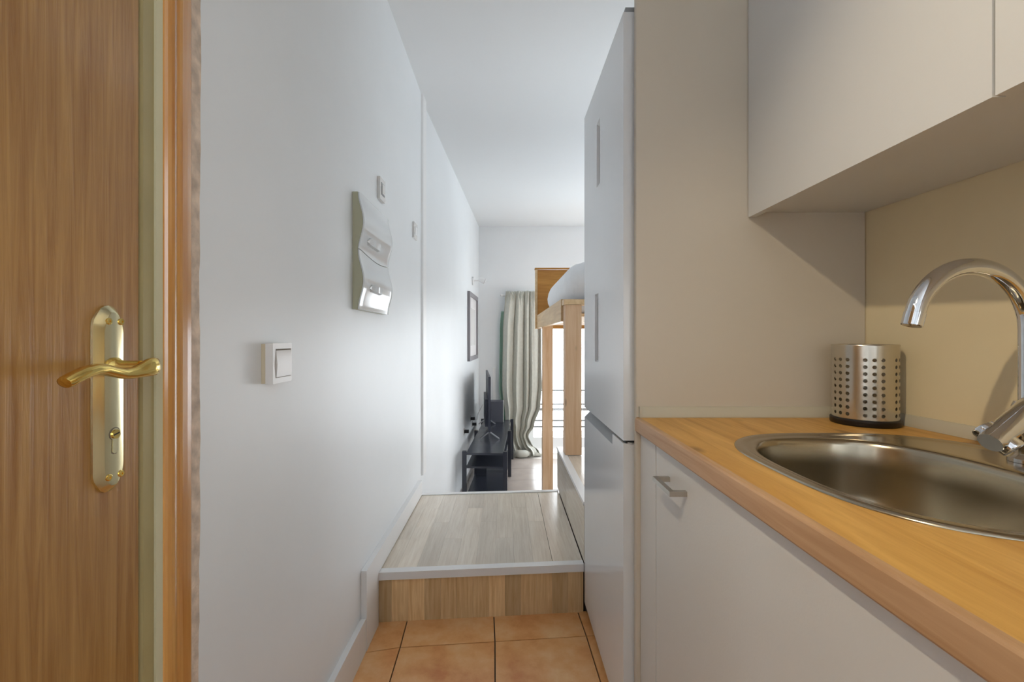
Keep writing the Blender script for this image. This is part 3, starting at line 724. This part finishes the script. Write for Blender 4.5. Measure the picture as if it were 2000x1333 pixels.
def soft(name, mat, par_label, cat, x0, x1, y0, y1, z0, z1, r, seed, amp, lift=0.03):
    """rounded box with a lumpy top"""
    rnd = random.Random(seed); ph = [rnd.uniform(0, 6) for _ in range(8)]
    bm = nb(); nx, ny = 22, 34; rings = []
    prof = []
    K = 10
    for k in range(K+1): a = -PI/2 + PI*k/K; prof.append((math.cos(a), math.sin(a)))
    for c, s in prof:
        ins = r*(1-c)
        z = (z0+z1)/2 + s*(z1-z0)/2
        loop = superell((x0+x1)/2, (y0+y1)/2, (x1-x0)/2-ins, (y1-y0)/2-ins, 9, 160)
        rr_ = []
        for (x, y) in loop:
            wv = amp*(math.sin(7*y+ph[0])+0.6*math.sin(17*y+ph[1])+0.35*math.sin(31*y+9*z+ph[2]))*(0.35+0.65*max(0, s+0.3))
            rr_.append((x + wv*0.7*(1 if x < (x0+x1)/2 else -1), y + 0.4*amp*math.sin(13*x+ph[3]), z + wv*max(0, s)))
        rings.append(rr_)
    add_loft(bm, rings)
    # lumpy top grid: subdivide the cap radially
    top_ring = rings[-1]; cx, cy = (x0+x1)/2, (y0+y1)/2
    capf = [f_ for f_ in bm.faces if len(f_.verts) > 20 and f_.calc_center_median().z > (z0+z1)/2]
    for f_ in capf: bmesh.ops.delete(bm, geom=[f_], context='FACES_ONLY')
    prev = [v for v in bm.verts if v.is_boundary]
    prev.sort(key=lambda v: math.atan2((v.co.y-cy)/(y1-y0), (v.co.x-cx)/(x1-x0)))
    base = [v.co.copy() for v in prev]
    for t in (0.93, 0.84, 0.7, 0.5, 0.25):
        cur = []
        for b0 in base:
            x = cx+(b0.x-cx)*t; y = cy+(b0.y-cy)*t
            cur.append(bm.verts.new((x, y, z1 + (1-t**3)*lift + amp*1.3*math.sin(8*x+ph[4]+2*math.sin(5*y+ph[5]))*math.sin(6*y+ph[6]))))
        for i in range(len(prev)):
            j = (i+1) % len(prev); bm.faces.new((prev[i], prev[j], cur[j], cur[i]))
        prev = cur
    bm.faces.new(prev)
    o = obj(name, bm, mat, None, smooth=75)
    return tag(o, par_label, cat)
soft('mattress', 'linen', 'flat white mattress lying on the loft bed slats', 'mattress', LX+0.036, 1.65, 2.70, 4.56, 1.2555, 1.330, 0.02, 3, 0.0005, 0.0)
soft('duvet', 'linen', 'puffy white duvet heaped on top of the loft bed', 'duvet', LX+0.052, 1.66, 2.74, 4.50, 1.340, 1.605, 0.115, 5, 0.011)

# ------------------------------------------------------------------ balcony door (window) and what stands outside
win = tag(thing('window_1', None, None, (1.19, FARY+0.08, FL2)), kind='structure')
yA, yB = FARY+0.05, FARY+0.11
bm = nb()
add_box(bm, WX0, WX0+0.05, yA, yB, FL2, WZ1); add_box(bm, WX1-0.05, WX1, yA, yB, FL2, WZ1); add_box(bm, WX0+0.05, WX1-0.05, yA, yB, WZ1-0.05, WZ1); add_box(bm, WX0+0.05, WX1-0.05, yA, yB, FL2, FL2+0.04)
obj('window_frame', bm, 'pvc', win)
for (a, b) in ((WX0+0.052, 1.189), (1.191, 2.00), (2.002, WX1-0.052)):
    bm = nb(); z0, z1 = FL2+0.041, WZ1-0.051
    add_box(bm, a, a+0.07, yA-0.01, yB-0.01, z0, z1); add_box(bm, b-0.07, b, yA-0.01, yB-0.01, z0, z1)
    add_box(bm, a+0.07, b-0.07, yA-0.01, yB-0.01, z1-0.07, z1); add_box(bm, a+0.07, b-0.07, yA-0.01, yB-0.01, z0, z0+0.15)
    sh = obj('sash', bm, 'pvc', win)
    box('pane', a+0.07, b-0.07, yA+0.018, yA+0.024, z0+0.15, z1-0.07, 'glass', sh)
S(box('balcony_slab', -0.5, 3.2, FARY+0.2, FARY+1.5, FL2-0.15, FL2-0.02, 'slab'))
rl = thing('balcony_railing', 'metal balcony railing outside the bright window', 'railing', (1.2, FARY+1.2, FL2-0.02))
ry = FARY+1.2; scl = ry/889.0
for px in (763, 790, 800, 822, 834):
    z = 1.11 - (px-660)*scl
    t = 0.020 if px in (800,) else 0.011
    box('bar', -0.3, 3.0, ry-0.01, ry+0.01, z-t, z+t, 'rail', rl)
for xx in (-0.2, 0.62, 1.75, 2.9): box('post', xx-0.02, xx+0.02, ry+0.011, ry+0.035, FL2-0.02, 0.30, 'rail', rl)
# added window, unseen behind the viewer, put in to brighten the kitchen
win2 = tag(thing('added_window_kitchen', None, None, (1.12, -1.40, 0.40)), kind='structure')
bm = nb()
for ya_, yb_, za_, zb2 in ((-1.90, -1.86, 0.40, 2.30), (-0.94, -0.90, 0.40, 2.30), (-1.86, -0.94, 0.40, 0.44), (-1.86, -0.94, 2.26, 2.30)): add_box(bm, 1.095, 1.145, ya_, yb_, za_, zb2)
obj('window_frame', bm, 'pvc', win2)
box('pane', 1.117, 1.123, -1.86, -0.94, 0.44, 2.26, 'glass', win2)
# added wide window, out of view in the right-hand wall, to brighten the living room
win3 = tag(thing('added_window_living', None, None, (3.06, 4.1, 0.6)), kind='structure')
bm = nb()
for ya_, yb_ in ((3.15, 3.20), (4.07, 4.13), (5.0, 5.05)): add_box(bm, 3.03, 3.09, ya_, yb_, 0.6, 1.8)
for ya_, yb_ in ((3.20, 4.07), (4.13, 5.0)):
    add_box(bm, 3.03, 3.09, ya_, yb_, 0.6, 0.65); add_box(bm, 3.03, 3.09, ya_, yb_, 1.75, 1.8)
obj('window_frame', bm, 'pvc', win3)
for ya_, yb_ in ((3.20, 4.07), (4.13, 5.0)): box('pane', 3.057, 3.063, ya_, yb_, 0.65, 1.75, 'glass', win3)

# ------------------------------------------------------------------ curtain and rod
CYB = FARY-0.105
rod = thing('curtain_rod', 'thin white curtain rod above the balcony door', 'curtain rod', (1.0, CYB, 1.66))
bm = nb(); add_tube(bm, [(-0.03, CYB+0.035, 1.655), (2.9, CYB+0.035, 1.655)], 0.009, n=12, up=(0, 0, 1)); obj('pole', bm, 'trimw', rod, smooth=50)
for xx in (-0.012, 2.88):
    bm = nb(); add_box(bm, xx-0.008, xx+0.008, CYB+0.035, FARY-0.0005, 1.647, 1.663); obj('bracket', bm, 'trimw', rod)
bm = nb(); bmesh.ops.create_uvsphere(bm, u_segments=14, v_segments=8, radius=0.016, matrix=Matrix.Translation((-0.038, CYB+0.035, 1.655))); obj('finial', bm, 'trimw', rod, smooth=60)
cu_ = thing('curtain', 'long pale grey gathered curtain pooling on the floor by the balcony door', 'curtain', (0.22, CYB, FL2))
def lerp_tab(tab, z):
    for (z0, a), (z1, b) in zip(tab[:-1], tab[1:]):
        if z <= z0 and z >= z1:
            t = (z0-z)/(z0-z1+1e-9); t = t*t*(3-2*t); return a+(b-a)*t
    return tab[-1][1]
LEFT = [(1.70, 0.02), (1.62, 0.005), (1.2, -0.02), (0.5, -0.03), (0.1, 0.005), (-0.2, 0.075), (-0.33, 0.09), (-0.40, 0.07)]
RIGHT = [(1.70, 0.47), (1.2, 0.475), (0.5, 0.475), (0.25, 0.455), (0.0, 0.375), (-0.14, 0.30), (-0.24, 0.34), (-0.33, 0.43), (-0.40, 0.46)]
def curtain_mesh(u0, u1, nu, yoff, amp, ztop, zbot, inset=0.0):
    bm = nb(); nv = 70; G = []
    for j in range(nv+1):
        z = ztop + (zbot-ztop)*j/nv
        L, Rr = lerp_tab(LEFT, z)+inset, lerp_tab(RIGHT, z)
        row = []
        for i in range(nu+1):
            u = u0 + (u1-u0)*i/nu
            head = max(0, min(1, (1.70-z)/0.30))
            ph = 2*PI*(4.6*u + 0.16*math.sin(9*u+0.6*z) + 0.10*math.sin(17*u+1.3)) + 0.30*math.sin(2.2*z+3*u)
            y = amp*(0.35+0.65*head)*(math.sin(ph) + 0.35*math.sin(2.1*ph+1.0+z))
            if z > 1.55: y += 0.010*math.sin(2*PI*26*u)*(1 if z > 1.60 else 0.5)
            pool = max(0, min(1, (-0.20-z)/0.17))
            y -= 0.11*pool*(0.5+0.5*math.sin(9*u+1)) ; 
            zz = z + (0.03*pool*math.sin(14*u+2) if pool > 0.3 else 0) + 0.02*pool
            if z > 1.66: zz += 0.008*math.sin(2*PI*22*u)
            row.append(bm.verts.new((L+(Rr-L)*u + 0.006*math.sin(2*ph)*head, CYB + yoff + y, max(zz, FL2+0.004))))
        G.append(row)
    for j in range(nv):
        for i in range(nu): bm.faces.new((G[j][i], G[j][i+1], G[j+1][i+1], G[j+1][i]))
    return bm
o = obj('fabric', curtain_mesh(0, 1, 150, -0.025, 0.036, 1.70, FL2+0.004), 'curt', cu_, smooth=80)
md = o.modifiers.new('thickness', 'SOLIDIFY'); md.thickness = 0.0025
o = obj('lining', curtain_mesh(-0.085, 0.30, 40, 0.05, 0.020, 1.45, FL2+0.08), 'lining', cu_, smooth=80)
md = o.modifiers.new('thickness', 'SOLIDIFY'); md.thickness = 0.002
# pooled hem folds on the floor
def hem(pts, r0, sq):
    bm = nb(); n_ = len(pts)
    add_tube(bm, pts, 1, n=14, flat=[(r0*(0.35+0.65*math.sin(PI*(i+0.6)/(n_+0.2))), r0*sq*(0.35+0.65*math.sin(PI*(i+0.6)/(n_+0.2)))) for i in range(n_)])
    for v in bm.verts: v.co.z = max(v.co.z, FL2+0.0035)
    return bm
y0 = CYB-0.10
obj('hem_fold', hem([(0.13, y0+0.03, FL2+0.04), (0.16, y0-0.02, FL2+0.05), (0.20, y0-0.045, FL2+0.045), (0.27, y0-0.04, FL2+0.05), (0.31, y0, FL2+0.045)], 0.055, 0.9), 'curt', cu_, smooth=80)
obj('hem_fold', hem([(0.27, y0+0.05, FL2+0.06), (0.33, y0+0.03, FL2+0.05), (0.40, y0+0.03, FL2+0.03), (0.47, y0+0.05, FL2+0.02)], 0.045, 0.7), 'curt', cu_, smooth=80)

# ------------------------------------------------------------------ tv bench (turned with the living room wall)
ANG = math.atan(0.0535)
def BP(s, d, z):
    """point in the bench frame: s along the wall from y=4.0, d away from its back edge"""
    return (-0.372 + s*math.sin(ANG) + d*math.cos(ANG), 4.01 + s*math.cos(ANG) - d*math.sin(ANG)*1.0, z)
def bbox(name, s0, s1, d0, d1, z0, z1, mat, par, bev=0.0):
    bm = nb(); add_loft(bm, [[BP(s, d, z) for s, d in ((s0, d0), (s1, d0), (s1, d1), (s0, d1))] for z in (z0, z1)])
    return obj(name, bm, mat, par, smooth=bev > 0, bevel=bev)
BT = 0.095; FB = FL2+0.0036
tb = thing('tv_bench', 'long black television bench with two open shelves', 'tv bench', BP(0.9, 0.2, FL2))
for s in (0.0, 0.90, 1.60):
    for d in (0.0, 0.362): bbox('leg', s, s+0.034, d, d+0.036, FB, BT+0.012, 'blackw', tb, 0.001)
bbox('top', 0.001, 1.63, 0.037, 0.361, BT-0.018, BT, 'blackw', tb, 0.001)
bbox('shelf', 0.001, 1.63, 0.037, 0.361, -0.04, -0.024, 'blackw', tb, 0.001)
bbox('lower_shelf', 0.001, 1.63, 0.037, 0.361, -0.300, -0.284, 'blackw', tb, 0.001)
bbox('back_panel', 0.9, 1.60, 0.037, 0.045, -0.024, BT-0.0185, 'blackw', tb)
bbox('divider', 0.60, 0.62, 0.05, 0.16, -0.284, -0.0405, 'blackw', tb)
# television seen almost edge on
tv = thing('television', 'flat black television seen edge-on standing on the bench', 'television', (-0.19, 4.97, BT))
p0 = Vector((-0.157, 4.50, 0)); p1v = Vector((-0.222, 5.44, 0)); td = (p1v-p0).normalized(); tn = Vector((td.y, -td.x, 0))
def tvbox(name, s0, s1, n0, n1, z0, z1, mat, par, bev=0.0):
    bm = nb(); add_loft(bm, [[p0+td*s+tn*n+Vector((0, 0, z)) for s, n in ((s0, n0), (s1, n0), (s1, n1), (s0, n1))] for z in (z0, z1)])
    return obj(name, bm, mat, par, smooth=bev > 0, bevel=bev)
L = (p1v-p0).length
tvbox('panel', 0, L, 0.0, 0.022, 0.172, 0.722, 'tv', tv, 0.003)
tvbox('rear_housing', 0.15, L-0.15, -0.028, -0.0005, 0.20, 0.48, 'tv', tv, 0.006)
tvbox('screen', 0.008, L-0.008, 0.0222, 0.0232, 0.185, 0.714, 'screen', tv)
for s in (0.035, L-0.12):
    bm = nb(); c = p0+td*s+tn*0.011
    add_bar(bm, c+Vector((0, 0, 0.178)), c+tn*0.012+Vector((0, 0, 0.160)), 0.014, 0.012)
    for sg in (-1, 1): add_bar(bm, c+tn*0.003*sg+Vector((0, 0, 0.170)), c+tn*0.098*sg+td*-0.01+Vector((0, 0, BT+0.0075)), 0.014, 0.011)
    obj('foot', bm, 'silver', tv)
# grey box behind
bxo = thing('media_box', 'dark grey speaker cabinet standing behind the television', 'speaker', (-0.085, 5.52, BT))
box('case', -0.175, -0.015, 5.44, 5.60, BT+0.0005, 0.345, 'boxgrey', bxo, bevel=0.003)
box('side_edge', -0.0148, -0.0100, 5.442, 5.598, BT+0.004, 0.343, 'trimw', bxo)
# sockets and adapters behind the bench
for i, (s, z, lb_) in enumerate(((0.55, 0.17, 'black plug adapter low on the wall, nearest behind the bench'), (1.05, 0.21, 'black plug adapter on the wall beside the television back'), (1.20, 0.12, 'small lower black plug adapter behind the far bench end'))):
    y = 4.01+s
    pa = thing('plug_adapter', lb_, 'plug', (wl2(y), y, z-0.02), 'plug adapters by the bench')
    wbox('plate', y-0.03, y+0.03, z-0.03, z+0.03, 0.0003, 0.006, 'plastic', pa, 0.002, fn=wl2)
    wbox('case', y-0.02, y+0.02, z-0.014, z+0.014, 0.0062, 0.050, 'black', pa, 0.003, fn=wl2)
bm = nb(); yy = 4.01+1.05
add_tube(bm, [(wl2(yy)+0.052, yy, 0.21), (wl2(yy)+0.075, yy+0.02, 0.19), (wl2(yy)+0.085, yy+0.04, 0.26), (-0.245, 5.18, 0.35)], 0.003, n=8)
tag(obj('power_cable', bm, 'plastic', None, smooth=60), 'thin white cable running from wall plug to television', 'cable')
# vertical cable trunking on the far wall
tag(box('cable_trunking', -0.150, -0.115, FARY-0.014, FARY-0.0005, 0.14, 0.72, 'trimw', bevel=0.002), 'white vertical cable trunking on the far wall beside the curtain', 'cable trunking')

# ------------------------------------------------------------------ wall picture and spotlight on the living room wall
pf = thing('picture_frame', 'narrow-looking grey framed picture on the living room left wall', 'picture', (wl2(5.2), 5.2, 0.86))
ya, yb, za, zb_ = 4.82, 5.60, 0.858, 1.605
fw = 0.045
for (a, b, c, d) in ((ya, ya+fw, za, zb_), (yb-fw, yb, za, zb_), (ya+fw, yb-fw, za, za+fw), (ya+fw, yb-fw, zb_-fw, zb_)):
    wbox('frame_bar', a, b, c, d, 0.0005, 0.028, 'picframe', pf, 0.002, fn=wl2)
wbox('picture_mat', ya+fw, yb-fw, za+fw, zb_-fw, 0.0005, 0.010, 'mat', pf, fn=wl2)
wbox('print', ya+fw+0.13, yb-fw-0.13, za+fw+0.12, zb_-fw-0.12, 0.0101, 0.0108, 'plastic', pf, fn=wl2)
sp = thing('wall_spotlight', 'small white wall spotlight above the grey framed picture', 'wall lamp', (wl2(5.25), 5.25, 1.77))
X = wl2(5.25)
bm = nb(); add_loft(bm, [[(X+d, 5.25+r*math.cos(2*PI*k/24), 1.765+r*math.sin(2*PI*k/24)) for k in range(24)] for r, d in ((0.048, 0.0005), (0.048, 0.012), (0.040, 0.020), (0.012, 0.022))]); obj('wall_plate', bm, 'trimw', sp, smooth=40)
bm = nb(); add_tube(bm, [(X+0.020, 5.25, 1.768), (X+0.09, 5.25, 1.772)], 0.007, n=10); obj('arm', bm, 'trimw', sp, smooth=50)
bm = nb(); add_tube(bm, [(X+0.075, 5.25, 1.785), (X+0.085, 5.25, 1.782), (X+0.145, 5.24, 1.760), (X+0.150, 5.24, 1.758), (X+0.140, 5.24, 1.762)], [0.018, 0.027, 0.034, 0.032, 0.024], n=20); obj('lamp_head', bm, 'trimw', sp, smooth=40)
